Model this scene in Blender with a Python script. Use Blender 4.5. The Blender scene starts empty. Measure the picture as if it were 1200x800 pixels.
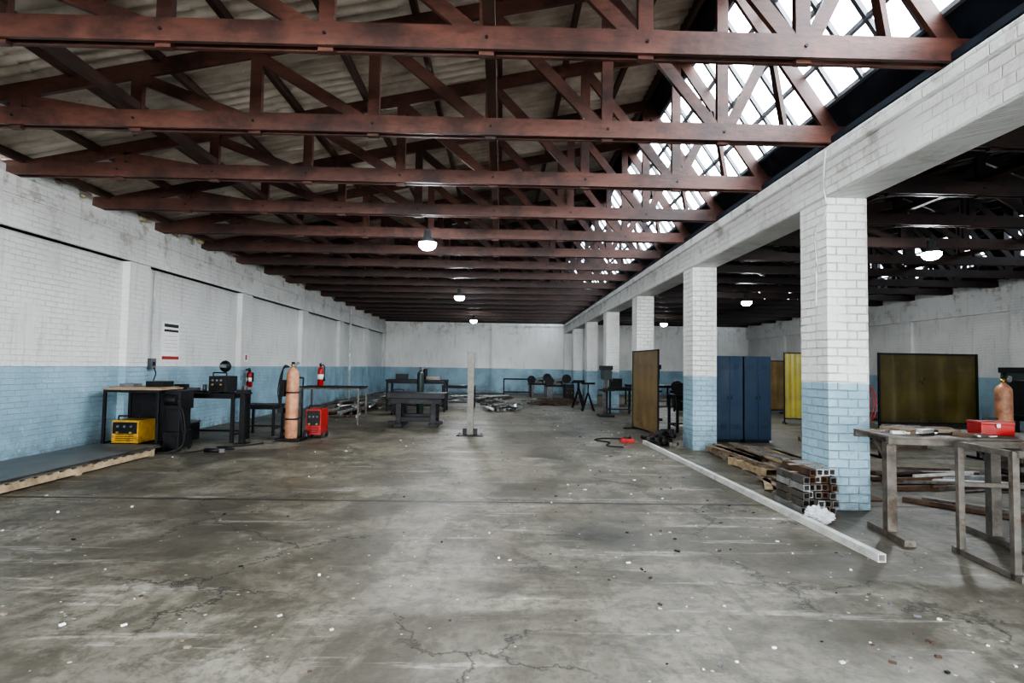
import bpy, bmesh, math, random
from mathutils import Vector, Matrix, noise
random.seed(7)

# ------------------------------------------------------------------ materials
class NT:
    def __init__(s,name):
        s.m=bpy.data.materials.new(name); s.m.use_nodes=True
        s.t=s.m.node_tree; s.t.nodes.clear()
        s.out=s.n('ShaderNodeOutputMaterial')
    def n(s,typ,props=None,**inp):
        nd=s.t.nodes.new(typ)
        for k,v in (props or {}).items(): setattr(nd,k,v)
        for k,v in inp.items():
            key=k.replace('_',' ')
            if k[0]=='i' and k[1:].isdigit(): key=int(k[1:])
            s.set(nd.inputs[key],v)
        return nd
    def set(s,sock,v):
        if isinstance(v,bpy.types.NodeSocket): s.t.links.new(v,sock)
        elif isinstance(v,bpy.types.Node): s.t.links.new(v.outputs[0],sock)
        else:
            if isinstance(v,(tuple,list)) and sock.type=='RGBA' and len(v)==3: v=(*v,1)
            sock.default_value=v
    def math(s,op,a,b=None,clamp=False):
        nd=s.n('ShaderNodeMath',{'operation':op,'use_clamp':clamp},i0=a)
        if b is not None: s.set(nd.inputs[1],b)
        return nd.outputs[0]
    def mix(s,f,a,b,mode='MIX'):
        nd=s.n('ShaderNodeMix',{'data_type':'RGBA','blend_type':mode})
        s.set(nd.inputs[0],f); s.set(nd.inputs[6],a); s.set(nd.inputs[7],b)
        return nd.outputs[2]
    def ramp(s,f,lo,hi):
        nd=s.n('ShaderNodeMapRange',i0=f,i1=lo,i2=hi,i3=0.0,i4=1.0); nd.clamp=True
        return nd.outputs[0]
    def noise(s,vec,scale,detail=4,rough=.55,dist=0.0):
        return s.n('ShaderNodeTexNoise',Vector=vec,Scale=scale,Detail=detail,Roughness=rough,Distortion=dist).outputs[0]
    def bsdf(s,**k):
        b=s.n('ShaderNodeBsdfPrincipled',**k); s.t.links.new(b.outputs[0],s.out.inputs[0]); return b

def simple(name,col,rough=.6,metal=0.0,var=.25,scale=6,bump=.1,dirt=None):
    t=NT(name); co=t.n('ShaderNodeTexCoord').outputs['Object']
    n1=t.noise(co,scale,4); dark=tuple(c*(1-var*1.4) for c in col); lite=tuple(min(1,c*(1+var)) for c in col)
    c=t.mix(t.ramp(n1,.3,.7),dark,lite)
    if dirt: c=t.mix(t.ramp(t.noise(co,scale*.7,5,.7),.52,.68),c,dirt)
    r=t.n('ShaderNodeMapRange',i0=n1,i1=.3,i2=.7,i3=max(.05,rough-.12),i4=min(1,rough+.12))
    bp=t.n('ShaderNodeBump',Strength=bump,Distance=.01,Height=t.noise(co,scale*8,2))
    t.bsdf(Base_Color=c,Roughness=r.outputs[0],Metallic=metal,Normal=bp.outputs[0])
    return t.m
def timber(name,a,b,d):
    t=NT(name); g=t.n('ShaderNodeNewGeometry').outputs['Position']
    mp=t.n('ShaderNodeMapping',Vector=g,Scale=(.7,6,2.5)).outputs[0]
    c=t.mix(t.ramp(t.noise(mp,1.4,5,.6),.35,.65),a,b)
    c=t.mix(t.math('MULTIPLY',t.ramp(t.noise(g,1.1,5,.7),.46,.62),.8),c,d)
    c=t.mix(t.math('MULTIPLY',t.ramp(t.noise(mp,9,3,.6),.5,.7),.4),c,d)
    y=t.n('ShaderNodeSeparateXYZ',i0=g).outputs[1]
    c=t.mix(t.math('MULTIPLY',t.ramp(y,8,20),.65),c,(.018,.010,.008))  # far trusses darkened: roof shade put into the timber colour
    t.bsdf(Base_Color=c,Roughness=.48,Normal=t.n('ShaderNodeBump',Strength=.25,Distance=.01,Height=t.noise(mp,12,3)).outputs[0])
    return t.m

WHITE=(.74,.735,.71); BLUE=(.27,.40,.475)
def paint(name,zl,rough=.55,strength=.7,row=.1,topshade=None,white=WHITE):
    t=NT(name); g=t.n('ShaderNodeNewGeometry').outputs['Position']
    sp=t.n('ShaderNodeSeparateXYZ',i0=g)
    x,y,z=sp.outputs
    v=t.n('ShaderNodeCombineXYZ',i0=t.math('ADD',x,y),i1=z,i2=0.0).outputs[0]
    wob=t.noise(v,2.2,3)
    v2=t.n('ShaderNodeVectorMath',{'operation':'ADD'},i0=v,i1=t.n('ShaderNodeCombineXYZ',i0=t.math('MULTIPLY',wob,.03),i1=t.math('MULTIPLY',wob,.03),i2=0.0).outputs[0]).outputs[0]
    br=t.n('ShaderNodeTexBrick',Vector=v2,Scale=1.0,Mortar_Size=.009,Mortar_Smooth=.8,Bias=0.0,Brick_Width=.235,Row_Height=row)
    mort=t.math('MULTIPLY',br.outputs['Fac'],t.ramp(t.noise(v,1.7,3),.30,.60))
    zz=t.math('ADD',z,t.math('MULTIPLY',t.math('SUBTRACT',t.noise(v,9,2),.5),.02))
    up=t.math('GREATER_THAN',zz,zl)
    big=t.noise(g,.5,4)
    wc=t.mix(t.ramp(big,.35,.65),tuple(c*.82 for c in white),white)
    st=t.n('ShaderNodeMapping',Vector=v,Scale=(5,.5,1))
    wc=t.mix(t.math('MULTIPLY',t.ramp(t.noise(st.outputs[0],1.5,5,.65),.54,.72),.45),wc,(.36,.32,.27))
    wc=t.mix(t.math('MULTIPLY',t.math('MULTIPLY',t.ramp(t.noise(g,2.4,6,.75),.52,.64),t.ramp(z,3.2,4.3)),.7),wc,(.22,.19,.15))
    bc=t.mix(t.ramp(t.noise(g,1.2,4),.35,.65),tuple(c*.78 for c in BLUE),tuple(c*1.12 for c in BLUE))
    low=t.math('SUBTRACT',1.0,t.ramp(z,0.0,.6))
    sc=t.math('MULTIPLY',t.ramp(t.noise(g,3.5,5,.7),.42,.60),low)
    bc=t.mix(t.math('MULTIPLY',sc,.75),bc,(.10,.11,.11))
    bc=t.mix(t.math('MULTIPLY',t.ramp(t.noise(g,7,5,.7),.60,.68),.5),bc,(.50,.55,.56))
    c=t.mix(up,bc,wc)
    c=t.mix(t.math('MULTIPLY',mort,.16),c,(.28,.27,.25))
    if topshade: c=t.mix(t.math('GREATER_THAN',z,topshade),c,(.02,.018,.016))  # gable shade painted as a near-black band above the wall top
    h=t.math('SUBTRACT',t.math('MULTIPLY',t.noise(v,24,3),.6),mort)
    bp=t.n('ShaderNodeBump',Strength=strength,Distance=.018,Height=h)
    t.bsdf(Base_Color=c,Roughness=rough,Normal=bp.outputs[0])
    return t.m

def floor_mat():
    t=NT('stained_concrete'); g=t.n('ShaderNodeNewGeometry').outputs['Position']
    x,y,z=t.n('ShaderNodeSeparateXYZ',i0=g).outputs
    big=t.noise(g,.30,5,.6,.6); mid=t.noise(g,1.2,7,.7,.5); fine=t.noise(g,11,5,.75)
    c=t.mix(t.ramp(big,.40,.60),(.086,.070,.046),(.165,.143,.103))
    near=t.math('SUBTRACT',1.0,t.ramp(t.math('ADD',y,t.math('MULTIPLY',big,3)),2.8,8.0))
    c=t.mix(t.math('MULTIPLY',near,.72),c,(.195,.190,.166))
    c=t.mix(t.math('MULTIPLY',t.ramp(mid,.46,.62),.46),c,(.29,.272,.228))
    c=t.mix(t.math('MULTIPLY',t.ramp(t.noise(g,.62,6,.66,.8),.47,.57),.75),c,(.054,.046,.032))
    c=t.mix(t.math('MULTIPLY',t.ramp(t.noise(g,2.6,6,.72,.5),.50,.59),.60),c,(.058,.051,.038))
    vo=t.n('ShaderNodeTexVoronoi',Vector=g,Scale=.42,Randomness=1.0)
    blot=t.math('SUBTRACT',1.0,t.ramp(t.math('ADD',vo.outputs[0],t.math('MULTIPLY',mid,.5)),.36,.56))
    c=t.mix(t.math('MULTIPLY',blot,.82),c,(.026,.024,.019))
    mp=t.n('ShaderNodeMapping',Vector=g,Rotation=(0,0,.12),Scale=(.45,5,1))
    c=t.mix(t.math('MULTIPLY',t.ramp(t.noise(mp.outputs[0],1.0,6,.72,.3),.575,.66),.5),c,(.40,.385,.34))
    mp2=t.n('ShaderNodeMapping',Vector=g,Rotation=(0,0,-.6),Scale=(6,.6,1))
    c=t.mix(t.math('MULTIPLY',t.ramp(t.noise(mp2.outputs[0],1.2,5,.7,.2),.55,.66),.45),c,(.06,.054,.04))
    c=t.mix(t.math('MULTIPLY',t.ramp(fine,.47,.62),.55),c,(.055,.049,.038))
    vs=t.n('ShaderNodeTexVoronoi',Vector=g,Scale=8.0,Randomness=1.0)
    sp=t.math('MULTIPLY',t.math('LESS_THAN',vs.outputs[0],.085),t.math('GREATER_THAN',t.noise(g,2.3,2),.50))
    c=t.mix(t.math('MULTIPLY',sp,.6),c,(.55,.55,.51))
    wv=t.n('ShaderNodeVectorMath',{'operation':'ADD'},i0=g,i1=t.n('ShaderNodeVectorMath',{'operation':'SCALE'},i0=t.n('ShaderNodeTexNoise',Vector=g,Scale=2.5,Detail=5.0,Roughness=.7).outputs[1],Scale=.7).outputs[0])
    vc=t.n('ShaderNodeTexVoronoi',{'feature':'DISTANCE_TO_EDGE'},Vector=wv.outputs[0],Scale=.85)
    cr=t.math('MULTIPLY',t.math('SUBTRACT',1.0,t.ramp(vc.outputs[0],.0,.02)),t.ramp(t.noise(g,.55,2),.46,.54))
    c=t.mix(t.math('MULTIPLY',cr,.85),c,(.025,.022,.018))
    yy=t.math('ADD',y,t.math('MULTIPLY',t.noise(g,3,4),.04))
    j=None
    for jy in (-2.1,6.73,15.5,24.3):
        a=t.math('LESS_THAN',t.math('ABSOLUTE',t.math('SUBTRACT',yy,jy)),.028)
        j=a if j is None else t.math('MAXIMUM',j,a)
    c=t.mix(t.math('MULTIPLY',j,.92),c,(.014,.012,.010))
    rr=t.n('ShaderNodeMapRange',i0=mid,i1=.35,i2=.7,i3=.40,i4=.70).outputs[0]
    h=t.math('SUBTRACT',t.math('ADD',t.math('MULTIPLY',fine,.4),t.math('MULTIPLY',mid,.3)),t.math('ADD',t.math('MULTIPLY',cr,.7),j))
    bp=t.n('ShaderNodeBump',Strength=.4,Distance=.02,Height=h)
    t.bsdf(Base_Color=c,Roughness=rr,Normal=bp.outputs[0])
    return t.m

def sheet_mat(name,a,b):
    t=NT(name); g=t.n('ShaderNodeNewGeometry').outputs['Position']
    n1=t.noise(g,.8,5,.65)
    mp=t.n('ShaderNodeMapping',Vector=g,Scale=(.5,5,1))
    n2=t.noise(mp.outputs[0],1.2,4,.6)
    c=t.mix(t.ramp(n1,.38,.62),a,b)
    c=t.mix(t.math('MULTIPLY',t.ramp(n2,.52,.68),.5),c,tuple(v*.4 for v in a))
    y=t.n('ShaderNodeSeparateXYZ',i0=g).outputs[1]
    c=t.mix(t.math('MULTIPLY',t.ramp(y,9,18),.7),c,(.05,.04,.035))  # sheets darken with depth, painting in the dim far end of the roof
    t.bsdf(Base_Color=c,Roughness=.85)
    return t.m

def glass_mat():
    t=NT('skylight_glass'); g=t.n('ShaderNodeNewGeometry').outputs['Position']
    x,y,z=t.n('ShaderNodeSeparateXYZ',i0=g).outputs
    n=t.ramp(t.noise(g,1.3,3),.35,.65)
    clear_tint=t.mix(n,(.70,.76,.82),(.96,.98,1.0)); dim_tint=t.mix(n,(.24,.27,.30),(.42,.46,.50))
    far=t.math('MAXIMUM',t.ramp(y,7.5,17.0),t.ramp(x,8,12))  # tint deepens far back and in the right bay to admit less daylight
    tr=t.n('ShaderNodeBsdfTransparent',Color=t.mix(far,clear_tint,dim_tint))
    t.t.links.new(tr.outputs[0],t.out.inputs[0]); return t.m

def emis(name,col,s):
    t=NT(name); e=t.n('ShaderNodeEmission',Color=col,Strength=s); t.t.links.new(e.outputs[0],t.out.inputs[0]); return t.m

M={}
M['wall']=paint('painted_brick_wall',1.50,row=.088)
M['far']=paint('painted_block_far_wall',1.50,strength=.35,topshade=4.27)
M['col']=paint('painted_brick_column',1.47,strength=1.0,row=.10,white=(.77,.77,.75))
M['beam']=paint('painted_brick_beam',0.2,strength=.8,row=.10,white=(.72,.72,.705))
M['floor']=floor_mat()
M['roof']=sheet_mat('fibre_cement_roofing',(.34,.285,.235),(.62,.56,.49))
M['roof_shaded']=sheet_mat('shaded_fibre_cement_roofing',(.07,.055,.045),(.14,.12,.10))  # right-bay copy, darkened to paint in that roof's shade
M['apron']=simple('dark_flashing',(.02,.03,.045),.6,.3)
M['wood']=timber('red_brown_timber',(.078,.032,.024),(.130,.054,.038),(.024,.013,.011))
M['wood_shaded']=timber('shaded_red_brown_timber',(.035,.020,.016),(.055,.030,.024),(.014,.010,.009))  # right-bay trusses: colour lowered to stand for shade
M['purlin']=simple('dark_timber',(.07,.036,.026),.65,0,.3,3,.2)
M['foam']=simple('expanding_foam_and_mortar',(.42,.36,.24),.9,0,.3,9,.4)
M['glass']=glass_mat()
M['bar']=simple('glazing_bar_paint',(.16,.17,.19),.6)
M['black']=simple('black_steel',(.014,.014,.016),.5,.4,.3,8,.15)
M['steel']=simple('mill_steel',(.15,.14,.13),.48,.6,.3,9,.15,dirt=(.09,.06,.04))
M['frame']=simple('bare_weathered_steel',(.15,.135,.117),.55,.35,.35,7,.2,dirt=(.08,.055,.038))
M['post']=simple('grey_mill_scale_steel',(.125,.118,.105),.5,.4,.3,5,.15,dirt=(.08,.065,.05))
M['rust']=simple('rusty_steel',(.11,.07,.05),.7,.4,.4,9,.3,dirt=(.13,.06,.03))
M['galv']=simple('galvanised_steel',(.44,.45,.45),.38,.75,.2,9,.08)
M['pale']=simple('primed_white_tube',(.52,.52,.49),.45,.1,.15,5,.08,dirt=(.28,.26,.23))
M['plate']=simple('dark_sheet_steel',(.14,.137,.13),.42,.4,.35,1.6,.1,dirt=(.07,.065,.06))
M['pallet']=simple('pallet_timber',(.33,.25,.16),.8,0,.3,6,.3,dirt=(.14,.10,.06))
M['plank']=simple('grey_plank_timber',(.21,.165,.12),.8,0,.35,6,.3,dirt=(.08,.06,.045))
M['tan']=simple('tan_board',(.30,.22,.14),.7,0,.2,6,.1,dirt=(.16,.11,.07))
M['yellow']=simple('yellow_enamel',(.48,.27,.03),.45,0,.2,8,.05,dirt=(.14,.09,.02))
M['red']=simple('red_enamel',(.36,.020,.016),.38,0,.2,8,.05)
M['peach']=simple('peach_cylinder_paint',(.44,.215,.125),.5,0,.25,7,.05,dirt=(.22,.11,.07))
M['green']=simple('dark_green_enamel',(.02,.035,.033),.45)
M['locker']=simple('blue_locker_enamel',(.006,.027,.062),.42,.1,.15,3,.05)
M['lockerd']=simple('blue_locker_shadow_gap',(.003,.008,.02),.6)
M['curt']=simple('yellow_pvc_curtain',(.42,.355,.035),.35,0,.2,2,.1)
M['olive']=simple('olive_pvc_screen',(.074,.058,.013),.36,0,.3,2.2,.12,dirt=(.048,.036,.012))
M['amber']=simple('amber_pvc_screen',(.19,.13,.058),.5,0,.25,2.2,.1,dirt=(.12,.08,.038))
M['brass']=simple('brass_valve',(.5,.35,.12),.35,.9)
M['rubber']=simple('rubber_black',(.012,.012,.012),.75)
M['white']=simple('white_plastic',(.72,.73,.72),.4,0,.08)
M['grey']=simple('grey_enamel',(.13,.14,.15),.45,.1)
M['paper']=simple('poster_paper',(.75,.74,.72),.6,0,.05)
M['lamp']=emis('lamp_lens',(.93,.97,1.0),220)
M['conduit']=simple('conduit_white',(.62,.63,.61),.5)
def bag_mat():
    t=NT('plastic_film'); t.bsdf(Base_Color=(.55,.57,.59),Roughness=.3,Alpha=.72); return t.m
M['bag']=bag_mat()

# ------------------------------------------------------------------ mesh builder
class B:
    def __init__(s,name,loc=(0,0,0),rz=0,bevel=0):
        s.name=name;s.loc=loc;s.rz=rz;s.bm=bmesh.new();s.mats=[];s.bevel=bevel
    def mi(s,m):
        if m not in s.mats: s.mats.append(m)
        return s.mats.index(m)
    def _fin(s,verts,m,M4,smooth=False):
        fs=set()
        for v in verts:
            v.co=M4@v.co
            for f in v.link_faces: fs.add(f)
        i=s.mi(m)
        for f in fs: f.material_index=i; f.smooth=smooth
    def box(s,c,d,m,rot=(0,0,0)):
        r=bmesh.ops.create_cube(s.bm,size=1)
        R=Matrix.Rotation(rot[2],4,'Z')@Matrix.Rotation(rot[1],4,'Y')@Matrix.Rotation(rot[0],4,'X')
        s._fin(r['verts'],m,Matrix.Translation(c)@R@Matrix.Diagonal((*d,1)))
    def b2(s,lo,hi,m):
        s.box([(a+b)/2 for a,b in zip(lo,hi)],[abs(b-a) for a,b in zip(lo,hi)],m)
    def bar(s,p0,p1,w,h,m,up=(0,0,1)):
        p0=Vector(p0);p1=Vector(p1);d=p1-p0;L=d.length;d.normalize()
        up=Vector(up)
        if abs(d.dot(up))>.98: up=Vector((0,1,0))
        sx=d.cross(up).normalized(); uz=sx.cross(d).normalized()
        R=Matrix((sx,d,uz)).transposed().to_4x4()
        r=bmesh.ops.create_cube(s.bm,size=1)
        s._fin(r['verts'],m,Matrix.Translation((p0+p1)/2)@R@Matrix.Diagonal((w,L,h,1)))
    def cyl(s,p0,p1,r,m,r2=None,seg=16,smooth=True):
        p0=Vector(p0);p1=Vector(p1);d=p1-p0;L=d.length
        q=d.to_track_quat('Z','Y').to_matrix().to_4x4()
        o=bmesh.ops.create_cone(s.bm,cap_ends=True,segments=seg,radius1=r,radius2=r if r2 is None else r2,depth=L)
        s._fin(o['verts'],m,Matrix.Translation((p0+p1)/2)@q,smooth)
        for v in o['verts']:
            for f in v.link_faces:
                if len(f.verts)>4: f.smooth=False
    def ball(s,c,r,m,sc=(1,1,1)):
        o=bmesh.ops.create_icosphere(s.bm,subdivisions=2,radius=r)
        s._fin(o['verts'],m,Matrix.Translation(c)@Matrix.Diagonal((*sc,1)),True)
    def lathe(s,c,prof,m,seg=20):
        i=s.mi(m);rings=[]
        for r,z in prof:
            rings.append([s.bm.verts.new((c[0]+r*math.cos(a*2*math.pi/seg),c[1]+r*math.sin(a*2*math.pi/seg),c[2]+z)) for a in range(seg)])
        for a,b in zip(rings,rings[1:]):
            for k in range(seg):
                f=s.bm.faces.new((a[k],a[(k+1)%seg],b[(k+1)%seg],b[k])); f.material_index=i; f.smooth=True
        for rg,fl in ((rings[0],True),(rings[-1],False)):
            f=s.bm.faces.new(rg[::-1] if fl else rg); f.material_index=i
    def tube(s,pts,r,m,n=6,seg=8):
        P=[Vector(p) for p in pts]; out=[]
        for i in range(len(P)-1):
            a=P[max(i-1,0)];b=P[i];c=P[i+1];d=P[min(i+2,len(P)-1)]
            for k in range(n):
                t=k/n
                out.append(.5*((2*b)+(c-a)*t+(2*a-5*b+4*c-d)*t*t+(3*b-a-3*c+d)*t**3))
        out.append(P[-1]); i=s.mi(m); rings=[]
        for k,p in enumerate(out):
            d=(out[min(k+1,len(out)-1)]-out[max(k-1,0)])
            d=d.normalized() if d.length>1e-6 else Vector((0,0,1))
            q=d.to_track_quat('Z','Y')
            rings.append([s.bm.verts.new(p+q@Vector((r*math.cos(a*2*math.pi/seg),r*math.sin(a*2*math.pi/seg),0))) for a in range(seg)])
        for a,b in zip(rings,rings[1:]):
            for k in range(seg):
                f=s.bm.faces.new((a[k],a[(k+1)%seg],b[(k+1)%seg],b[k])); f.material_index=i; f.smooth=True
        s.bm.faces.new(rings[0][::-1]).material_index=i; s.bm.faces.new(rings[-1]).material_index=i
    def rhs(s,p0,p1,w,m,t=.12,up=(0,0,1)):
        p0=Vector(p0);p1=Vector(p1);d=(p1-p0).normalized();upv=Vector(up)
        sx=d.cross(upv).normalized();uz=sx.cross(d).normalized();h=w/2;k=w*t
        for a,b_,ww,hh in ((0,h-k/2,w,k),(0,-h+k/2,w,k),(h-k/2,0,k,w-2*k),(-h+k/2,0,k,w-2*k)):
            o=sx*a+uz*b_; s.bar(p0+o,p1+o,ww,hh,m,up)
    def quad(s,pts,m):
        f=s.bm.faces.new([s.bm.verts.new(p) for p in pts]); f.material_index=s.mi(m)
    def done(s):
        me=bpy.data.meshes.new(s.name); bmesh.ops.recalc_face_normals(s.bm,faces=s.bm.faces); s.bm.to_mesh(me); s.bm.free()
        for m in s.mats: me.materials.append(M[m])
        ob=bpy.data.objects.new(s.name,me); bpy.context.scene.collection.objects.link(ob)
        ob.location=s.loc; ob.rotation_euler=(0,0,s.rz)
        if s.bevel:
            md=ob.modifiers.new('bevel','BEVEL'); md.width=s.bevel; md.segments=2; md.limit_method='ANGLE'
        return ob

XL,XR0,XR1=-7.1,3.82,4.32
OFF=11.4; XW=XR0+OFF+.03
Y0,Y1=-6.5,34.4
ZP=4.27
# ------------------------------------------------------------------ shell
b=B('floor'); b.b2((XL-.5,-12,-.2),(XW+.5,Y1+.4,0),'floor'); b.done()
b=B('wall_left')
b.b2((XL-.45,Y0,0),(XL-.14,Y1,3.5),'wall')
b.b2((XL-.45,Y0,3.5),(XL,Y1,ZP),'wall')
b.b2((XL-.45,Y0,3.50),(XL+.05,Y1,3.60),'wall')
b.b2((XL-.45,Y0,3.98),(XL+.03,Y1,4.05),'wall')
y=10.75-4.65*4
while y<Y1-.5:
    if y>Y0: b.b2((XL-.14,y,0),(XL,y+.62,3.5),'wall')
    y+=4.65
b.b2((XL-.14,Y1-.4,0),(XL,Y1,3.5),'wall')
TY=[4.68+1.75*k for k in range(-6,17)]
for i,ty in enumerate(TY):
    a=ty+.14; e=min(ty+1.75-.14,Y1)
    n=4; st=(e-a)/n
    for k in range(n):
        zz=ZP+.12+.10*random.random()+(.1 if k in(1,2) else 0)
        b.b2((XL-.45,a+st*k,ZP),(XL-.02-.05*random.random(),a+st*(k+1)-.004,zz),'wall')
    for k in range(3):
        b.ball((XL-.03,ty+random.uniform(.1,1.6),ZP+random.uniform(.08,.28)),random.uniform(.05,.10),'foam',(.7,1.4,.8))
b.done()
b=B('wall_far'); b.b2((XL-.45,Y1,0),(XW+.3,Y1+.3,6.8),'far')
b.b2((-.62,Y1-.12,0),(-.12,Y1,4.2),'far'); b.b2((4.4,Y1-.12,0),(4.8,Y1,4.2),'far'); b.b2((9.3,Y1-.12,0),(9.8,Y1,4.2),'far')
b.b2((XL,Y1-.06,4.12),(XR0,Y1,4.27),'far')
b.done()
b=B('wall_right'); b.b2((XW,Y0,0),(XW+.3,Y1,ZP+.25),'wall'); y=1.85
while y<Y1-.5:
    b.b2((XW-.12,y,0),(XW,y+.6,3.5),'wall'); y+=4.65
b.b2((XW-.12,Y0,3.5),(XW,Y1,ZP),'wall'); b.done()
b=B('wall_back')  # unseen end wall; its door openings are added to let daylight in
for lo,hi in (((XL-.45,0),(-6.6,6.8)),((-6.6,4.15),(3.4,6.8)),((3.4,0),(9.0,6.8)),((9.0,2.4),(12.0,6.8)),((12.0,0),(XW+.3,6.8))):
    b.b2((lo[0],Y0-.3,lo[1]),(hi[0],Y0,hi[1]),'far')
b.done()
b=B('beam_valley',bevel=.02)
b.b2((XR0,Y0,3.67),(XR1,Y1,4.27),'beam'); b.b2((XR0-.05,Y0,4.08),(XR1+.05,Y1,4.24),'beam'); b.done()
for k in range(-2,6):
    yy=6.5+4.65*k
    b=B('column',(XR0,yy,0),bevel=.012); b.b2((0.006,0,0),(XR1-XR0-.006,.6,3.67),'col'); b.done()
b=B('column',(XR0,Y1-.35,0)); b.b2((0.006,0,0),(XR1-XR0-.006,.35,3.67),'col'); b.done()
# trusses
RX,RZ=2.55,6.47
def ztop(x): return 4.42+(x-XL)*(RZ-4.42)/(RX-XL) if x<=RX else RZ-(x-RX)*(RZ-4.45)/(XR0-RX)
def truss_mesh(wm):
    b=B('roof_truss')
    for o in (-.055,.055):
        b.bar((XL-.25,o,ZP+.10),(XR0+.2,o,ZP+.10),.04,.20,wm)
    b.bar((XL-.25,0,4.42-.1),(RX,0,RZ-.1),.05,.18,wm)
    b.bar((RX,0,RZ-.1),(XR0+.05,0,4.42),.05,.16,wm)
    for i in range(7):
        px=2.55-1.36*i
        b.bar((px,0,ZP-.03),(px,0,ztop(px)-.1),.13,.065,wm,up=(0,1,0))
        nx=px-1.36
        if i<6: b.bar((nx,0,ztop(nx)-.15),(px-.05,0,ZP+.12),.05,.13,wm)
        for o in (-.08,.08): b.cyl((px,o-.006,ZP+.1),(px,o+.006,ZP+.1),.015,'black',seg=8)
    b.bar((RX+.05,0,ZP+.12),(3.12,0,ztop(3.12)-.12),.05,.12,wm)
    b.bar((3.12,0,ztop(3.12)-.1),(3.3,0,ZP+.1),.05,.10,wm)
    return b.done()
for bay,wm in ((0,'wood'),(1,'wood_shaded')):
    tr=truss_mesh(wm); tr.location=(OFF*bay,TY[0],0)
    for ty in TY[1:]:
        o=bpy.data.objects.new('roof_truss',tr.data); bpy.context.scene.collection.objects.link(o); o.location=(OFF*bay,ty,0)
P=lambda t: Vector((RX+.08+(XR0+.16-RX-.08)*t,0,RZ+.02+(4.44-RZ-.02)*t))
for bay in (0,1):
    ox=OFF*bay
    b=B('purlins',(ox,0,0))
    x=XL+.15
    while x<RX-.1:
        b.b2((x-.035,Y0,ztop(x)-.02),(x+.035,Y1-.01,ztop(x)+.085),'purlin'); x+=.98
    b.b2((RX-.03,Y0,RZ-.05),(RX+.03,Y1-.01,RZ+.1),'purlin')
    b.b2((-.2,Y0,ZP+.2),(-.1,Y1-.01,ZP+.3),'purlin'); b.b2((-4.3,Y0,ZP+.2),(-4.2,Y1-.01,ZP+.3),'purlin')
    b.done()
    bm=bmesh.new(); rows=5; xs0=XL-(.5 if bay==0 else -.08); xs1=RX+.15
    for r in range(rows):
        a=xs0+(xs1-xs0)*r/rows; e=xs0+(xs1-xs0)*(r+1)/rows+.15
        prev=None; yv=Y0-.3
        while yv<Y1+.3:
            ph=math.sin(yv/.177*2*math.pi)*.03
            v0=bm.verts.new((a,yv,ztop(min(a,RX))+(a-min(a,RX))*.2+.125+ph)); v1=bm.verts.new((e,yv,ztop(min(e,RX))+(e-min(e,RX))*.2+.125+ph-.02))
            if prev: 
                f=bm.faces.new((prev[0],prev[1],v1,v0)); f.smooth=True
            prev=(v0,v1); yv+=.177/6
    me=bpy.data.meshes.new('ceiling'); bm.to_mesh(me); bm.free(); me.materials.append(M['roof_shaded' if bay else 'roof'])
    o=bpy.data.objects.new('ceiling',me); bpy.context.scene.collection.objects.link(o); o.location=(ox,0,0)
    T0,T1=(.14,.86) if bay==0 else (.22,.72)  # right-bay glazing narrowed so less daylight enters
    b=B('window_%d'%(bay+1),(ox,0,0))
    def strip(t0,t1,ya,yb,m,o=0.03):
        p,q=P(t0),P(t1); n=Vector((.85,0,.53))*o
        b.quad([(p.x+n.x,ya,p.z+n.z),(q.x+n.x,ya,q.z+n.z),(q.x+n.x,yb,q.z+n.z),(p.x+n.x,yb,p.z+n.z)],m)
    strip(-.05,T0,Y0-.3,Y1+.3,'apron'); strip(T1,1.03,Y0-.3,Y1+.3,'apron')
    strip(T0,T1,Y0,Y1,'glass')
    yv=Y0; k=0
    while yv<Y1:
        p,q=P(T0),P(T1); b.bar((p.x,yv,p.z),(q.x,yv,q.z),.05,.05,'bar')
        if bay==1 and k%5 in (1,2): strip(T0,T1,yv,yv+.4375,'apron',.025)  # cover strips added over right-bay panes to hold back daylight
        yv+=.4375; k+=1
    for t in (T0,T0+(T1-T0)*.25,T0+(T1-T0)*.5,T0+(T1-T0)*.75,T1):
        p=P(t); b.bar((p.x,Y0,p.z),(p.x,Y1,p.z),.045,.05,'bar')
    b.done()
    p=(P(T0)+P(T1))/2
    nrm=Vector((-(RZ-4.4),0,-(XR0+.16-RX-.08))).normalized()
    L=bpy.data.lights.new('daylight_portal','AREA'); L.shape='RECTANGLE'; L.cycles.is_portal=True
    o=bpy.data.objects.new('daylight_portal',L); bpy.context.scene.collection.objects.link(o)
    zc=-nrm; yc=Vector((0,1,0)); xc=yc.cross(zc).normalized()
    o.matrix_world=Matrix.Translation((p.x+ox+.12,(Y0+Y1)/2,p.z+.08))@Matrix((xc,yc,zc)).transposed().to_4x4()
    L.size=(P(T1)-P(T0)).length; L.size_y=Y1-Y0
b=B('valley_gutter'); b.b2((XR0-.02,Y0,4.275),(XR1+.02,Y1-.01,4.34),'apron'); b.b2((XR1-.02,Y0,4.34),(XR1+.02,Y1-.01,4.55),'apron'); b.done()

for X in (-1.43,8.2):
    for Y in (1.5,10.5,18.6,28.2):
        b=B('high_bay_lamp',(X,Y,3.88))
        b.lathe((0,0,0),[(.16,.02),(.165,.03),(.12,.08),(.09,.13),(.07,.15),(.07,.26),(.03,.28)],'grey')
        b.lathe((0,0,0),[(.03,-.11),(.10,-.09),(.15,-.045),(.165,.0),(.165,.025)],'lamp',24)
        b.cyl((0,0,.28),(0,0,.56),.008,'rubber')
        b.done()
        L=bpy.data.lights.new('high_bay_light','AREA'); L.shape='DISK'; L.size=.36; L.energy=30; L.color=(.92,.97,1)
        lo=bpy.data.objects.new('high_bay_light',L); bpy.context.scene.collection.objects.link(lo); lo.location=(X,Y,3.76)

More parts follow.
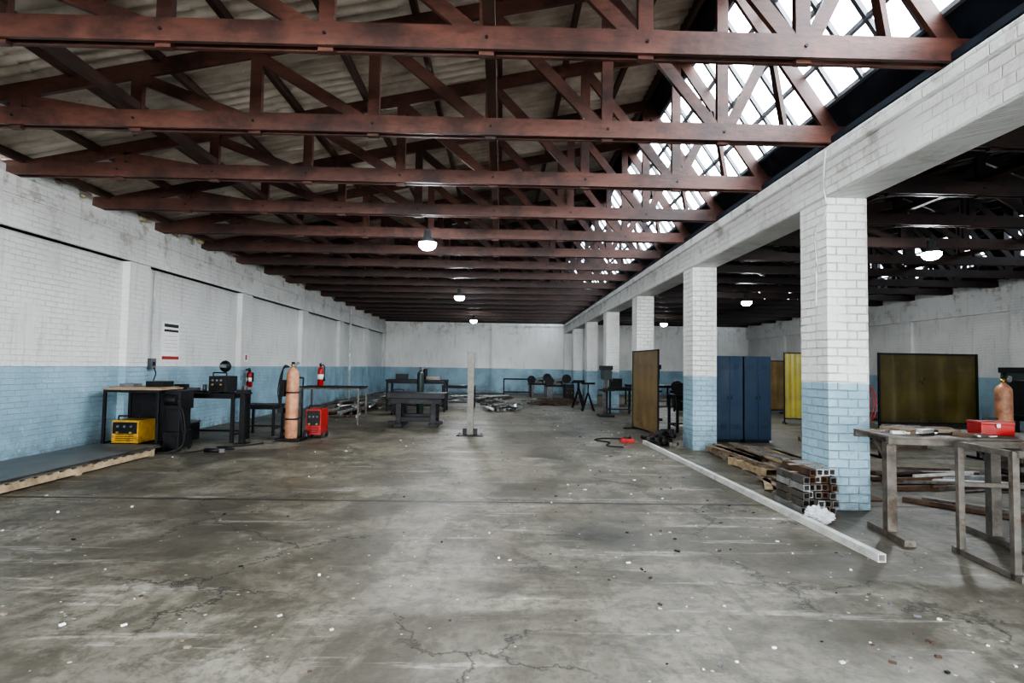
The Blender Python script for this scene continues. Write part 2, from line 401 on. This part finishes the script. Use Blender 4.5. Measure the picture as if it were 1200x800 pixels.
# ------------------------------------------------------------------ object makers
def bench(name,loc,sx,sy,h,leg=.06,top=.04,m='black',tm='black',rail=True,rz=0,shelf=None):
    b=B(name,loc,rz,bevel=.004)
    b.b2((0,0,h-top),(sx,sy,h),tm)
    for x in (leg*.8,sx-leg*.8):
        for y in (leg*.8,sy-leg*.8):
            b.box((x,y,(h-top)/2),(leg,leg,h-top),m)
    zr=h-top-leg*.5
    for y in (leg*.8,sy-leg*.8): b.box((sx/2,y,zr),(sx-leg*2,leg*.7,leg),m)
    for x in (leg*.8,sx-leg*.8): b.box((x,sy/2,zr),(leg*.7,sy-leg*2,leg),m)
    if rail:
        for x in (leg*.8,sx-leg*.8): b.box((x,sy/2,.16),(leg*.6,sy-leg*2,leg*.6),m)
        b.box((sx/2,sy-leg*.8,.16),(sx-leg*2,leg*.6,leg*.6),m)
    if shelf: b.b2((leg,leg,shelf),(sx-leg,sy-leg,shelf+.03),m)
    return b
def welder(name,loc,w,d,h,m,rz=0,wheels=True):
    b=B(name,loc,rz,bevel=.008); z0=.08 if wheels else .02
    b.b2((-w/2,-d/2,z0),(w/2,d/2,h),m)
    b.b2((-w/2+.02,-d/2-.012,h*.45),(w/2-.02,-d/2,h-.03),'black')
    for k in range(3): b.cyl((-w*.25+k*w*.25,-d/2-.035,h*.75),(-w*.25+k*w*.25,-d/2-.01,h*.75),.022,'grey',seg=12)
    for k in range(4): b.box((0,-d/2-.006,z0+.05+k*.035),(w*.7,.01,.012),'black')
    b.cyl((-w*.25,-d/2-.05,h*.5),(-w*.25,-d/2,h*.5),.02,'brass',seg=12); b.cyl((w*.25,-d/2-.05,h*.5),(w*.25,-d/2,h*.5),.02,'brass',seg=12)
    for x in (-w*.4,w*.4): b.cyl((x,-d*.3,h),(x,-d*.3,h+.07),.012,'black',seg=8)
    b.cyl((-w*.4,-d*.3,h+.07),(w*.4,-d*.3,h+.07),.014,'black',seg=8)
    if wheels:
        for x in (-w/2,w/2):
            for y in (-d*.35,d*.35): b.cyl((x-.02,y,.06),(x+.02,y,.06),.06,'rubber')
    else:
        for x in (-w*.4,w*.4):
            for y in (-d*.35,d*.35): b.cyl((x,y,0),(x,y,.02),.02,'rubber',seg=8)
    return b
def gas(loc,h=1.45,r=.115,m='peach',trolley=False,rz=0):
    b=B('gas_cylinder',loc,rz)
    z0=.04 if trolley else 0
    b.lathe((0,0,z0),[(r*.9,0),(r,.03),(r,h-.17),(r*.95,h-.12),(r*.78,h-.08),(r*.5,h-.05),(r*.34,h-.03),(r*.3,h-.01)],m,24)
    b.cyl((0,0,z0+h-.03),(0,0,z0+h+.06),.022,'brass'); b.cyl((-.05,0,z0+h+.03),(.06,0,z0+h+.03),.016,'brass',seg=10)
    b.cyl((0,0,z0+h+.06),(0,0,z0+h+.09),.035,'black')
    b.cyl((.06,-.02,z0+h+.03),(.06,-.06,z0+h+.03),.035,'grey'); b.cyl((.10,0,z0+h+.07),(.10,-.03,z0+h+.07),.03,'grey')
    if trolley:
        b.b2((-.26,-.22,.02),(.26,.2,.05),'black')
        for x in (-.15,.15):
            b.cyl((x,.16,.04),(x,.2,1.3),.016,'black',seg=8)
        b.cyl((-.15,.2,1.3),(.15,.2,1.3),.016,'black',seg=8)
        for z in (.45,1.0): b.cyl((-.15,.17,z),(.15,.17,z),.01,'black',seg=8); b.lathe((0,0,z),[(r+.002,-.015),(r+.008,-.015),(r+.008,.015),(r+.002,.015)],'black',24)
        for x in (-.24,.24): b.cyl((x-.02,.18,.1),(x+.02,.18,.1),.10,'rubber'); b.cyl((x-.025,.18,.1),(x+.025,.18,.1),.04,'grey',seg=10)
        for s_ in (0,.03,.06): b.tube([(-.06,-.05,h+.03),(-.15,-.12-s_,h+.02-s_),(-.20-s_,-.1,1.0),(-.19,-.06,.55+s_),(-.22-s_,0,.9),(-.17,.1,1.2)],.012,'rubber')
        b.box((-.2,.02,1.08),(.10,.16,.34),'black'); b.box((-.2,-.02,.62),(.12,.2,.10),'black')
    return b.done()
def exting(loc,rz=0,wall=True,h=.52):
    b=B('fire_extinguisher',loc,rz)
    r=.08
    b.lathe((0,0,0),[(r*.85,0),(r,.02),(r,h*.72),(r*.8,h*.8),(r*.35,h*.86),(r*.3,h*.9)],'red',20)
    b.box((0,0,h*.93),(.05,.05,.06),'black'); b.box((0,-.05,h*1.0),(.025,.13,.02),'black',(.3,0,0)); b.box((0,-.05,h*.93),(.02,.1,.015),'black')
    b.tube([(0,.02,h*.93),(.07,.02,h*.95),(.105,0,h*.75),(.1,0,h*.4)],.012,'black'); b.cyl((.1,0,h*.4),(.1,0,h*.22),.014,'black',r2=.028)
    b.lathe((0,0,h*.3),[(r+.001,0),(r+.002,0),(r+.002,h*.22),(r+.001,h*.22)],'paper',20)
    if wall: b.box((0,r+.012,h*.55),(.05,.03,.25),'black')
    return b.done()
def pallet(loc,sx,sy,rz=0,m='pallet'):
    b=B('pallet',loc,rz)
    for k in range(3): b.box((.05+(sx-.1)*k/2,sy/2,.06),(.09,sy,.08),m)
    for k in range(3): b.box((sx/2,.06+(sy-.12)*k/2,.01),(sx,.1,.02),m)
    n=max(5,int(sy/.2))
    for k in range(n): b.box((sx/2,.05+(sy-.1)*k/(n-1),.11),(sx,.11,.02),m)
    return b.done()
def screen(loc,w,z0,z1,m,rz=0,name='welding_screen'):
    b=B(name,loc,rz)
    f=.035
    for x in (0,w): b.box((x,0,z1/2),(f,f,z1),'black'); b.box((x,0,.02),(.05,.5,.04),'black')
    b.box((w/2,0,z1-.02),(w,f,f),'black'); b.box((w/2,0,z0),(w,f,f),'black')
    n=28
    prev=None; i=b.mi(m)
    for k in range(n+1):
        x=f/2+(w-f)*k/n; y=.007*math.sin(k*.9)+.006*math.sin(k*2.3)
        cur=(b.bm.verts.new((x,y,z0+.01)),b.bm.verts.new((x,y*.4,z1-.03)))
        if prev: fc=b.bm.faces.new((prev[0],cur[0],cur[1],prev[1])); fc.material_index=i; fc.smooth=True
        prev=cur
    return b.done()
def pile(name,loc,sx,sy,n,mats,lmin,lmax,zmax=.25,along='x',w=(.03,.08),ang=.25,rz=0):
    b=B(name,loc,rz)
    for k in range(n):
        L=random.uniform(lmin,lmax); ww=random.uniform(*w); a=random.uniform(-ang,ang)+(0 if along=='x' else math.pi/2)
        cx=random.uniform(0,sx);cy=random.uniform(0,sy); lay=k/n
        z=ww/2+zmax*lay*random.uniform(.2,1)*(1-abs(cy/sy-.5)) if k>n*.35 else ww/2
        d=Vector((math.cos(a),math.sin(a),0))*L/2
        p0=Vector((cx,cy,z))-d; p1=Vector((cx,cy,z))+d
        mm=random.choice(mats); t=random.random()
        if t<.45: b.bar(p0,p1,ww,ww,mm)
        elif t<.7:
            b.bar(p0,p1,ww,.008,mm); b.bar(p0+Vector((0,0,ww/2)),p1+Vector((0,0,ww/2)),.008,ww,mm)
        else: b.cyl(p0,p1,ww/2,mm,seg=10)
    return b.done()

# ------------------------------------------------------------------ left side
pallet((-6.95,6.3,0),1.1,3.4)
b=B('steel_sheet_stack',(-6.98,6.15,.121)); random.seed(3)
for k in range(5):
    o=random.uniform(-.02,.03); b.box((.58+o,1.8+random.uniform(-.05,.05),.006+k*.0125),(1.12,3.65,.01),'plate',(0,0,random.uniform(-.012,.012)))
b.done()
b=bench('welding_stand',(-7.0,10.0,0),1.0,.75,1.12,leg=.045,top=.03,m='black',tm='tan',shelf=.10)
b.box((.5,.73,.6),(.9,.01,.85),'black'); b.b2((.05,.1,1.12),(.95,.7,1.14),'tan'); b.b2((.6,.25,1.14),(.9,.6,1.24),'black'); b.b2((.1,.3,1.14),(.35,.55,1.19),'grey'); b.done()
welder('welding_machine',(-6.62,10.33,.13),.46,.5,.42,'yellow',wheels=False).done()
b=B('wire_feed_tower',(-5.86,10.35,0),bevel=.006)
b.b2((-.14,-.2,.05),(.14,.25,.35),'black'); b.b2((-.12,-.16,.35),(.12,.2,.75),'black'); b.b2((-.14,-.2,.75),(.14,.25,1.08),'black'); b.cyl((-.1,-.21,.92),(.1,-.21,.92),.10,'black')
for x in (-.12,.12):
    for y in (-.16,.2): b.cyl((x-.015,y,.04),(x+.015,y,.04),.04,'rubber')
for s_ in (0,.05): b.tube([(.1,-.2,.9),(.22+s_,-.28,.6),(.25,-.25,.15),(.12-s_,-.4,.02),(-.1,-.5,.02)],.014,'rubber')
b.done()
b=bench('workbench',(-6.95,11.3,0),1.65,.8,.98,leg=.06,top=.04); b.done()
welder('wire_feed_welder',(-5.75,11.75,.98),.34,.5,.34,'black',wheels=False).done()
b=B('welding_helmet',(-5.72,11.75,1.41)); b.ball((0,0,.11),.13,'black',(.9,.8,.95)); b.box((0,-.10,.12),(.12,.03,.07),'grey'); b.done()
b=B('hand_tools',(-6.3,11.55,.98)) 
b.tube([(-.3,0,.02),(-.1,.1,.04),(.1,-.05,.03),(.2,.1,.02),(.35,0,.02)],.018,'rubber'); b.box((0,.1,.05),(.22,.12,.1),'grey'); b.cyl((.2,.15,.0),(.2,.15,.16),.04,'steel'); b.box((-.3,.2,.08),(.2,.2,.16),'black'); b.done()
b=B('vice_stand',(-5.12,11.3,0),bevel=.004); b.b2((-.05,-.05,0),(.05,.05,.98),'black'); b.b2((-.12,-.12,0),(.12,.12,.015),'black'); b.b2((-.12,-.06,.98),(.12,.06,1.06),'black'); b.b2((-.05,-.05,1.06),(-.02,.05,1.14),'steel'); b.b2((.02,-.05,1.06),(.06,.05,1.14),'steel'); b.done()
b=B('storage_box',(-6.5,11.75,0),bevel=.01); b.b2((-.3,-.2,0),(.2,.2,.35),'black'); b.b2((-.32,-.22,.35),(.22,.22,.39),'grey'); b.done()
b=bench('low_table',(-5.72,12.5,0),.75,.6,.68,leg=.05,top=.05); b.done()
gas((-4.36,11.85,0),1.5,.125,'peach',True)
welder('welding_machine',(-4.02,12.45,0),.32,.5,.62,'red').done()
b=B('welding_cable'); b.tube([(-5.5,9.95,.015),(-5.3,10.3,.015),(-4.9,10.5,.015),(-5.3,10.7,.015),(-4.9,10.95,.015),(-4.7,11.3,.015)],.014,'rubber'); b.done()
b=B('angle_grinder',(-5.05,10.05,0)); b.cyl((-.15,0,.05),(.12,0,.05),.035,'black'); b.cyl((.16,0,.01),(.16,0,.03),.06,'steel'); b.box((.15,0,.055),(.08,.06,.05),'grey'); b.done()
b=bench('steel_table',(-5.35,15.0,0),1.6,.95,1.0,leg=.045,top=.03,m='steel',tm='black'); b.done()
exting((-4.95,15.5,1.002),0,False,.6)
exting((XL+.13,15.7,.93),-math.pi/2,True,.5)
b=B('safety_poster',(XL-.14,12.38,2.05)); b.box((.008,0,0),(.015,.62,.84),'paper')
b.box((.017,0,.33),(.004,.52,.07),'black'); b.box((.017,0,.22),(.004,.52,.05),'black'); b.box((.017,0,-.37),(.004,.62,.07),'red')
for k in range(5): b.box((.017,0,.1-k*.08),(.004,.46,.006),'grey')
b.done()
b=B('safety_sign',(XL+.004,15.7,1.75)); b.box((.005,0,0),(.01,.22,.22),'paper'); b.box((.012,0,0),(.004,.1,.14),'red'); b.done()
b=B('socket_box',(XL-.14,11.7,1.55),bevel=.005); b.box((.04,0,0),(.08,.16,.22),'grey'); b.box((.085,0,0),(.02,.08,.08),'black'); b.tube([(.09,0,-.08),(.14,-.02,-.2),(.12,-.05,-.35),(.15,-.1,-.5)],.012,'rubber'); b.cyl((.03,0,.11),(.03,0,1.9),.012,'conduit'); b.done()
b=B('conduit',(XL+.06,26.0,0)); b.cyl((.04,0,0.0),(.04,0,4.2),.05,'conduit'); b.done()
pile('steel_offcut_pile',(-5.6,17.6,0),1.1,4.2,100,['steel','galv','rust','steel'],.8,2.2,.38,'y',(.03,.09),.28)
pile('steel_bar_pile',(-5.6,25.3,0),2.2,4.5,60,['steel','galv','rust','pale'],.8,2.4,.35,'y',(.03,.08),.6)
b=B('heavy_workbench',(-2.95,14.6,0),bevel=.008)
b.b2((0,0,.74),(1.5,.95,.88),'black'); b.b2((.08,.08,.60),(1.42,.87,.74),'black')
for x in (.3,1.2):
    for y in (.12,.83): b.box((x,y,.33),(.14,.12,.56),'black')
    b.box((x,.48,.05),(.22,1.0,.10),'black'); b.box((x,.48,.25),(.1,.75,.1),'black')
b.box((.75,.48,.27),(.9,.1,.1),'black'); b.box((.75,.1,.2),(.9,.03,.12),'black'); b.box((.15,.05,.13),(.2,.15,.06),'black'); b.box((1.35,.05,.13),(.2,.15,.06),'black')
b.done()
b=bench('workbench',(-4.0,19.5,0),2.1,1.0,1.10,leg=.07,top=.06); b.box((.5,.4,1.2),(.4,.3,.2),'black'); b.box((1.6,.5,1.17),(.5,.3,.14),'steel'); b.cyl((1.3,.5,1.1),(1.3,.5,1.5),.08,'black'); b.done()
welder('welding_machine',(-3.3,18.4,0),.4,.6,.75,'black').done()
gas((-2.7,18.9,0),1.45,.115,'green',False)
b=bench('workbench',(-2.3,21.8,0),1.3,.8,.85,leg=.06,top=.05); b.done()
b=B('steel_stand_post',(-.70,13.1,0),bevel=.003)
b.b2((-.3,-.22,0),(.3,.22,.02),'black')
b.b2((-.075,-.08,.02),(.075,-.066,1.9),'post'); b.b2((-.075,.066,.02),(.075,.08,1.9),'post'); b.b2((-.006,-.066,.02),(.006,.066,1.9),'post')
b.b2((-.08,-.085,1.9),(.08,.085,1.915),'steel'); b.box((-.12,0,.09),(.1,.01,.14),'black'); b.box((.12,0,.09),(.1,.01,.14),'black')
for a in (-.25,.25):
    for c in (-.17,.17): b.cyl((a,c,.02),(a,c,.04),.02,'steel',seg=6)
b.done()
pile('galvanised_section_pile',(-.5,20.4,0),1.2,1.8,36,['pale','galv','steel','galv'],.6,1.8,.28,'y',(.05,.1),.5)
pile('steel_section_pile',(-2.3,25.2,0),2.6,2.5,60,['galv','steel','pale','steel'],.8,2.2,.35,'y',(.04,.09),.9)
pile('steel_section_pile',(1.6,23.8,0),1.2,1.8,36,['galv','steel','rust','steel'],.8,1.8,.35,'x',(.04,.09),.7)
b=B('steel_table_frame',(.15,30,0))
for x in (0,1.45):
    for y in (0,.8): b.box((x,y,.48),(.06,.06,.96),'black')
for y in (0,.8): b.box((.725,y,.95),(1.5,.06,.06),'black'); b.box((.725,y,.25),(1.45,.04,.04),'black')
for x in (0,1.45): b.box((x,.4,.95),(.06,.8,.06),'black'); b.box((x,.4,.25),(.04,.8,.04),'black')
b.done()
def saw(loc,rz=0):
    b=B('band_saw',loc,rz,bevel=.01)
    b.b2((-.6,-.3,0),(-.3,.3,.6),'grey'); b.b2((.3,-.3,0),(.6,.3,.6),'grey'); b.b2((-.65,-.3,.6),(.65,.3,.7),'black')
    b.box((0,0,.95),(1.2,.12,.16),'grey',(0,-.15,0)); b.cyl((-.45,-.1,.88),(-.45,.1,.88),.24,'black'); b.cyl((.45,-.1,1.02),(.45,.1,1.02),.24,'black'); b.box((.1,.2,.85),(.3,.2,.3),'black'); b.box((0,0,.75),(.3,.4,.1),'steel')
    return b.done()
saw((3.0,29.6,0)); saw((2.2,32.3,0))
welder('welding_machine',(3.3,27.3,0),.45,.6,.8,'black').done()
def drill(loc,rz=0,h=1.75):
    b=B('drill_press',loc,rz,bevel=.006)
    b.b2((-.24,-.3,0),(.24,.3,.07),'black'); b.cyl((0,.15,.07),(0,.15,h-.05),.05,'steel')
    b.b2((-.22,-.3,h*.52),(.22,.1,h*.55),'black'); b.box((0,.12,h*.53),(.16,.16,.12),'black')
    b.b2((-.13,-.32,h-.42),(.13,.2,h-.1),'green'); b.b2((-.16,-.36,h-.1),(.16,.42,h+.04),'black'); b.cyl((0,.36,h-.4),(0,.36,h-.1),.11,'black')
    b.cyl((0,-.2,h-.62),(0,-.2,h-.42),.035,'steel'); b.cyl((0,-.2,h-.74),(0,-.2,h-.62),.022,'steel',r2=.03)
    for a in (0,2.1,4.2): b.cyl((.16,-.1,h-.3),(.18,-.1+.2*math.cos(a),h-.3+.2*math.sin(a)),.01,'steel',seg=8)
    return b.done()
drill((3.5,18.7,0),0,1.65); drill((4.75,17.7,0),.2,1.7)
b=bench('workbench',(3.72,19.3,0),.9,.7,.95,leg=.06,top=.05); b.box((.3,.35,1.1),(.4,.3,.3),'black'); b.done()
for (x,y) in ((3.25,20.9),(3.1,22.6),(3.45,24.8)):
    b=B('roller_stand',(x,y,0))
    for sx in (-.22,.22): b.bar((sx,-.15,.01),(0,0,.7),.04,.04,'black'); b.bar((sx,.15,.01),(0,0,.7),.04,.04,'black')
    b.cyl((0,0,.6),(0,0,1.0),.025,'black'); b.cyl((-.25,0,1.03),(.25,0,1.03),.035,'black'); b.done()
b=bench('workbench',(4.45,14.2,0),.9,.8,.95,leg=.06,top=.05); b.box((.25,.4,1.1),(.25,.25,.3),'black'); b.cyl((.65,.4,.95),(.65,.4,1.45),.04,'black'); b.box((.62,.3,1.45),(.35,.3,.16),'grey'); b.done()
screen((3.74,13.3,0),1.7,.06,2.08,'amber',rz=math.radians(97))
b=B('angle_grinder',(3.4,12.85,0)); b.cyl((-.18,0,.05),(.14,0,.05),.04,'black'); b.cyl((.2,0,.01),(.2,0,.03),.07,'steel'); b.done()
b=B('tool_tray',(2.76,12.25,0),bevel=.004); b.b2((-.14,-.10,0),(.14,.10,.02),'red'); b.b2((-.14,-.10,.02),(.14,-.08,.09),'red'); b.b2((-.14,.08,.02),(.14,.10,.09),'red'); b.b2((-.14,-.08,.02),(-.12,.08,.09),'red'); b.b2((.12,-.08,.02),(.14,.08,.09),'red'); b.cyl((-.07,0,.07),(.08,.02,.11),.045,'black'); b.done()
b=B('welding_cable'); b.tube([(2.5,11.4,.015),(2.2,11.6,.015),(2.35,12.1,.015),(2.1,12.5,.015),(2.4,12.8,.015),(2.9,12.75,.015),(3.0,13.0,.015)],.014,'rubber'); b.done()
random.seed(21)
pile('scrap_pile',(3.3,11.6,0),.35,.9,30,['black','steel','rust','black'],.12,.35,.25,'x',(.04,.11),1.2)
def locker(loc,rz=0):
    b=B('steel_locker',loc,rz,bevel=.004)
    w,d,h=.60,.55,1.92
    b.b2((0,0,.06),(w,d,h),'locker'); b.b2((.03,.03,0),(w-.03,d-.03,.06),'lockerd')
    for x0,x1 in ((.012,w/2-.004),(w/2+.004,w-.012)):
        b.b2((x0,-.014,.08),(x1,0,h-.03),'locker')
        for k in range(4): b.box(((x0+x1)/2,-.016,h-.2-k*.03),(.12,.006,.008),'lockerd'); b.box(((x0+x1)/2,-.016,.3+k*.03),(.12,.006,.008),'lockerd')
    b.box((w/2-.04,-.025,1.0),(.010,.02,.08),'lockerd'); b.box((w/2+.04,-.025,1.0),(.010,.02,.08),'lockerd')
    return b.done()
locker((4.80,12.45,0)); locker((5.43,12.45,0))
# ------------------------------------------------------------------ right bay
screen((8.75,17.2,0),.62,.15,2.18,'curt',rz=-.3)
screen((9.7,20.8,0),1.0,.15,2.0,'amber',rz=.2)
screen((7.15,10.5,0),1.88,.66,1.98,'olive')
gas((8.36,9.2,0),1.48,.12,'peach',False)
b=B('steel_crate',(8.1,8.5,0),bevel=.006); b.b2((-.4,-.3,.08),(.55,.3,.12),'black')
for x in (-.38,.08,.53): b.b2((x-.02,-.3,0),(x+.02,-.26,.62),'black'); b.b2((x-.02,.26,0),(x+.02,.3,.62),'black')
for z in (.2,.34,.48,.6): b.b2((-.4,-.31,z-.04),(.55,-.29,z+.04),'frame'); b.b2((-.4,.29,z-.04),(.55,.31,z+.04),'frame'); b.b2((-.41,-.3,z-.04),(-.39,.3,z+.04),'frame'); b.b2((.54,-.3,z-.04),(.56,.3,z+.04),'frame')
b.done()
b=bench('work_table',(9.0,9.3,0),1.4,.8,.9,leg=.06,m='black'); b.b2((.1,.2,.9),(.8,.6,1.5),'black'); b.b2((.15,.18,1.1),(.7,.2,1.4),'grey'); b.done()
BR=math.radians(-7)
b=B('fabrication_bench',(3.64,5.22,0),BR,bevel=.004)
b.b2((0,0,.985),(2.6,.66,1.01),'frame')
b.b2((0,0,.93),(2.6,.05,.985),'frame'); b.b2((0,.61,.93),(2.6,.66,.985),'frame')
for x in (.16,1.10,2.2):
    b.box((x,.30,.48),(.09,.09,.90),'frame'); b.box((x,.32,.955),(.07,.6,.06),'frame')
    b.box((x,.30,.03),(.10,.66,.06),'frame')
    b.bar((x,.3,.7),(x,.56,.94),.04,.04,'frame')
b.done()
random.seed(11)
b=B('bench_clutter',(3.64,5.22,1.011),BR)
for k in range(90):
    x=random.uniform(.08,2.4); y=random.uniform(.08,.58); a=random.uniform(0,3.1); L=random.uniform(.06,.26); w=random.uniform(.01,.035)
    if .95<x<1.6 and y>.2: continue
    b.box((x,y,w/2+random.uniform(0,.02)),(L,w*1.6,w),random.choice(['galv','steel','rust','pale','black','plank','paper']),(0,0,a))
b.box((.5,.4,.03),(.6,.3,.035),'plank',(0,0,.1)); b.done()
b=B('red_tool_box',(4.84,5.48,1.012),BR,bevel=.006); b.b2((-.15,-.1,0),(.15,.1,.10),'red'); b.b2((-.155,-.105,.10),(.155,.105,.13),'red'); b.box((0,0,.15),(.14,.02,.02),'black'); b.box((0,-.108,.09),(.04,.01,.04),'galv'); b.done()
b=B('hose_hoop_stand',(4.66,7.1,0))
b.bar((0,0,0),(0,0,1.45),.03,.03,'rust')
for r in (.12,.2,.26): b.tube([(r*math.cos(a)*.6,.02,1.2+r*math.sin(a)) for a in [k*math.pi/6 for k in range(13)]],.006,'red')
b.box((0,0,.01),(.3,.3,.02),'rust'); b.done()
b=B('steel_frame_trestle',(4.03,4.36,0),BR,bevel=.003)
w=.05
for x in (0,1.7):
    for y in (0,.62): b.box((x,y,.5),(w,w,1.0),'frame')
    b.box((x,.31,.03),(w,.80,.05),'frame'); b.box((x,.31,1.0-w/2),(w,.66,w),'frame')
for y in (0,.62): b.box((.85,y,1.0-w/2),(1.7,w,w),'frame')
b.box((.85,.62,.62),(1.7,w*.8,w*.8),'frame'); b.box((.85,0,.055),(1.7,.04,.04),'frame')
b.done()
random.seed(5)
b=B('steel_tube_stack',(3.40,6.30,0))
w=.074
for r in range(6):
    for c in range(5):
        if r==5 and c in (0,): continue
        x=w/2+c*(w+.005)+random.uniform(-.004,.004)+(.008*(r%2)); z=w/2+r*(w+.012)
        y0=random.uniform(-.03,.05); b.rhs((x,y0,z),(x,y0+.62,z),w,random.choice(['steel','post','galv','rust','galv']),.14)
    b.box((.20,.3,w*(r+1)+.012*r+.006),(.41,.05,.011),'plank')
b.done()
b=B('long_steel_tube'); b.rhs((3.24,4.75,.036),(3.10,12.1,.036),.07,'pale',.1); b.done()
b=B('plastic_bag',(3.40,5.98,0))
o=bmesh.ops.create_icosphere(b.bm,subdivisions=5,radius=.15)
for v in o['verts']:
    d0=v.co.normalized(); n=abs(noise.noise(v.co*11))*.10+abs(noise.noise(v.co*26))*.06-.03
    v.co+=d0*n
    v.co.z=max(v.co.z*.6+.06,0.002); v.co.x*=.85;v.co.y*=.7
bi=b.mi('bag')
for f in b.bm.faces: f.material_index=bi
b.done()
pallet((3.95,8.5,0),1.1,1.1,.05); pallet((4.0,10.0,0),1.1,1.1,-.06,'plank')
random.seed(9)
b=B('plank_stack',(3.9,8.5,.122))
for k in range(16):
    x=random.uniform(.1,1.0); a=math.pi/2+random.uniform(-.12,.12); L=random.uniform(1.2,2.4); z=.012+(k//5)*.032
    d=Vector((math.cos(a),math.sin(a),0))*L/2; c=Vector((x,random.uniform(.9,1.4),z)); b.bar(c-d,c+d,random.uniform(.08,.15),.024,random.choice(['plank','pallet','rust','plank','galv']))
b.done()
random.seed(14)
b=B('plank_stack',(3.55,7.35,0))
for k in range(12):
    a=math.pi/2+random.uniform(-.5,.3); d=Vector((math.cos(a),math.sin(a),0))*random.uniform(.3,.5); c=Vector((random.uniform(.1,1.0),.45,.014+.024*(k//4))); b.bar(c-d,c+d,.10,.022,random.choice(['plank','pallet','plank','rust']))
b.done()
for (x,y,n) in ((7.0,11.8,9),(9.6,12.6,10)):
    b=B('steel_stock_rack',(x,y,0))
    for k in range(3): b.box((1.0,.1+k*.5,.05),(2.2,.08,.1),'plank')
    for r in range(2):
        for c in range(n):
            b.bar((random.uniform(-.1,.1),.02+c*.12,.13+r*.09),(random.uniform(1.8,2.3),.02+c*.12,.13+r*.09),.06,.06,random.choice(['steel','galv','pale','rust','black']))
    b.done()
pile('steel_section_pile',(5.9,7.6,0),1.0,1.0,30,['steel','galv','rust','pale'],.8,1.6,.25,'x',(.03,.07),.3)
b=B('steel_channel'); b.bar((5.3,7.0,.03),(6.8,5.2,.03),.08,.06,'steel'); b.bar((5.05,7.0,.03),(6.5,5.1,.03),.06,.05,'rust'); b.done()
pile('steel_section_pile',(11.5,15.9,0),2.0,1.5,30,['steel','galv','rust','pale'],.8,2.0,.4,'x',(.04,.08),.3)
bench('workbench',(12.6,12.8,0),2.0,.8,.95,leg=.06,top=.05).done()
drill((13.4,14.3,0)); saw((8.0,24,0)); welder('welding_machine',(6.8,21,0),.45,.6,.85,'black').done()
bench('workbench',(5.6,24.5,0),2.0,.9,.9,leg=.06,top=.05).done()
b=B('beam_cable'); b.tube([(XR0-.06,6.4,4.2),(XR0-.065,6.42,4.0),(XR0-.03,6.5,3.8),(XR0-.02,6.46,3.5),(XR0-.018,6.7,3.3),(XR0-.018,6.68,2.9),(XR0-.018,6.7,2.4)],.009,'conduit'); b.done()
# loose chips of paint, mortar and swarf lying on the slab
random.seed(33)
b=B('floor_debris')
for k in range(520):
    y=3.0+random.random()**1.5*22; x=random.uniform(-5.6,3.0); s=random.uniform(.006,.022)
    if k%3==0: x=random.uniform(.8,3.0)
    if -5<x<-4 and 10<y<13: continue
    b.box((x,y,s*.25),(s*random.uniform(.8,2.2),s,s*.5),random.choice(['pale','black','rust','grey','plank','paper']),(0,0,random.uniform(0,3)))
b.done()

# ------------------------------------------------------------------ world, portals, camera
w=bpy.data.worlds.new('overcast_sky'); bpy.context.scene.world=w; w.use_nodes=True
bg=w.node_tree.nodes['Background']; bg.inputs[0].default_value=(.93,.97,1,1); bg.inputs[1].default_value=16.0
def portal(loc,sx,sy,rot):
    L=bpy.data.lights.new('daylight_portal','AREA'); L.shape='RECTANGLE'; L.size=sx; L.size_y=sy; L.cycles.is_portal=True
    o=bpy.data.objects.new('daylight_portal',L); bpy.context.scene.collection.objects.link(o); o.location=loc; o.rotation_euler=rot
portal((-1.6,Y0-.35,2.08),10.0,4.15,(math.pi/2,0,0)); portal((10.5,Y0-.35,1.2),3.0,2.4,(math.pi/2,0,0))

sc=bpy.context.scene
cd=bpy.data.cameras.new('camera'); cam=bpy.data.objects.new('camera',cd); sc.collection.objects.link(cam)
cd.sensor_width=36; cd.lens=657/1200*36; cd.clip_end=200
R=Matrix.Rotation(math.radians(-1.05),4,'Z')@Matrix.Rotation(math.radians(90+2.6),4,'X')@Matrix.Rotation(math.radians(.9),4,'Z')
cam.matrix_world=Matrix.Translation((0,0,1.6))@R
sc.camera=cam
sc.view_settings.view_transform='AgX'
sc.view_settings.look='AgX - High Contrast'
sc.view_settings.exposure=0.5
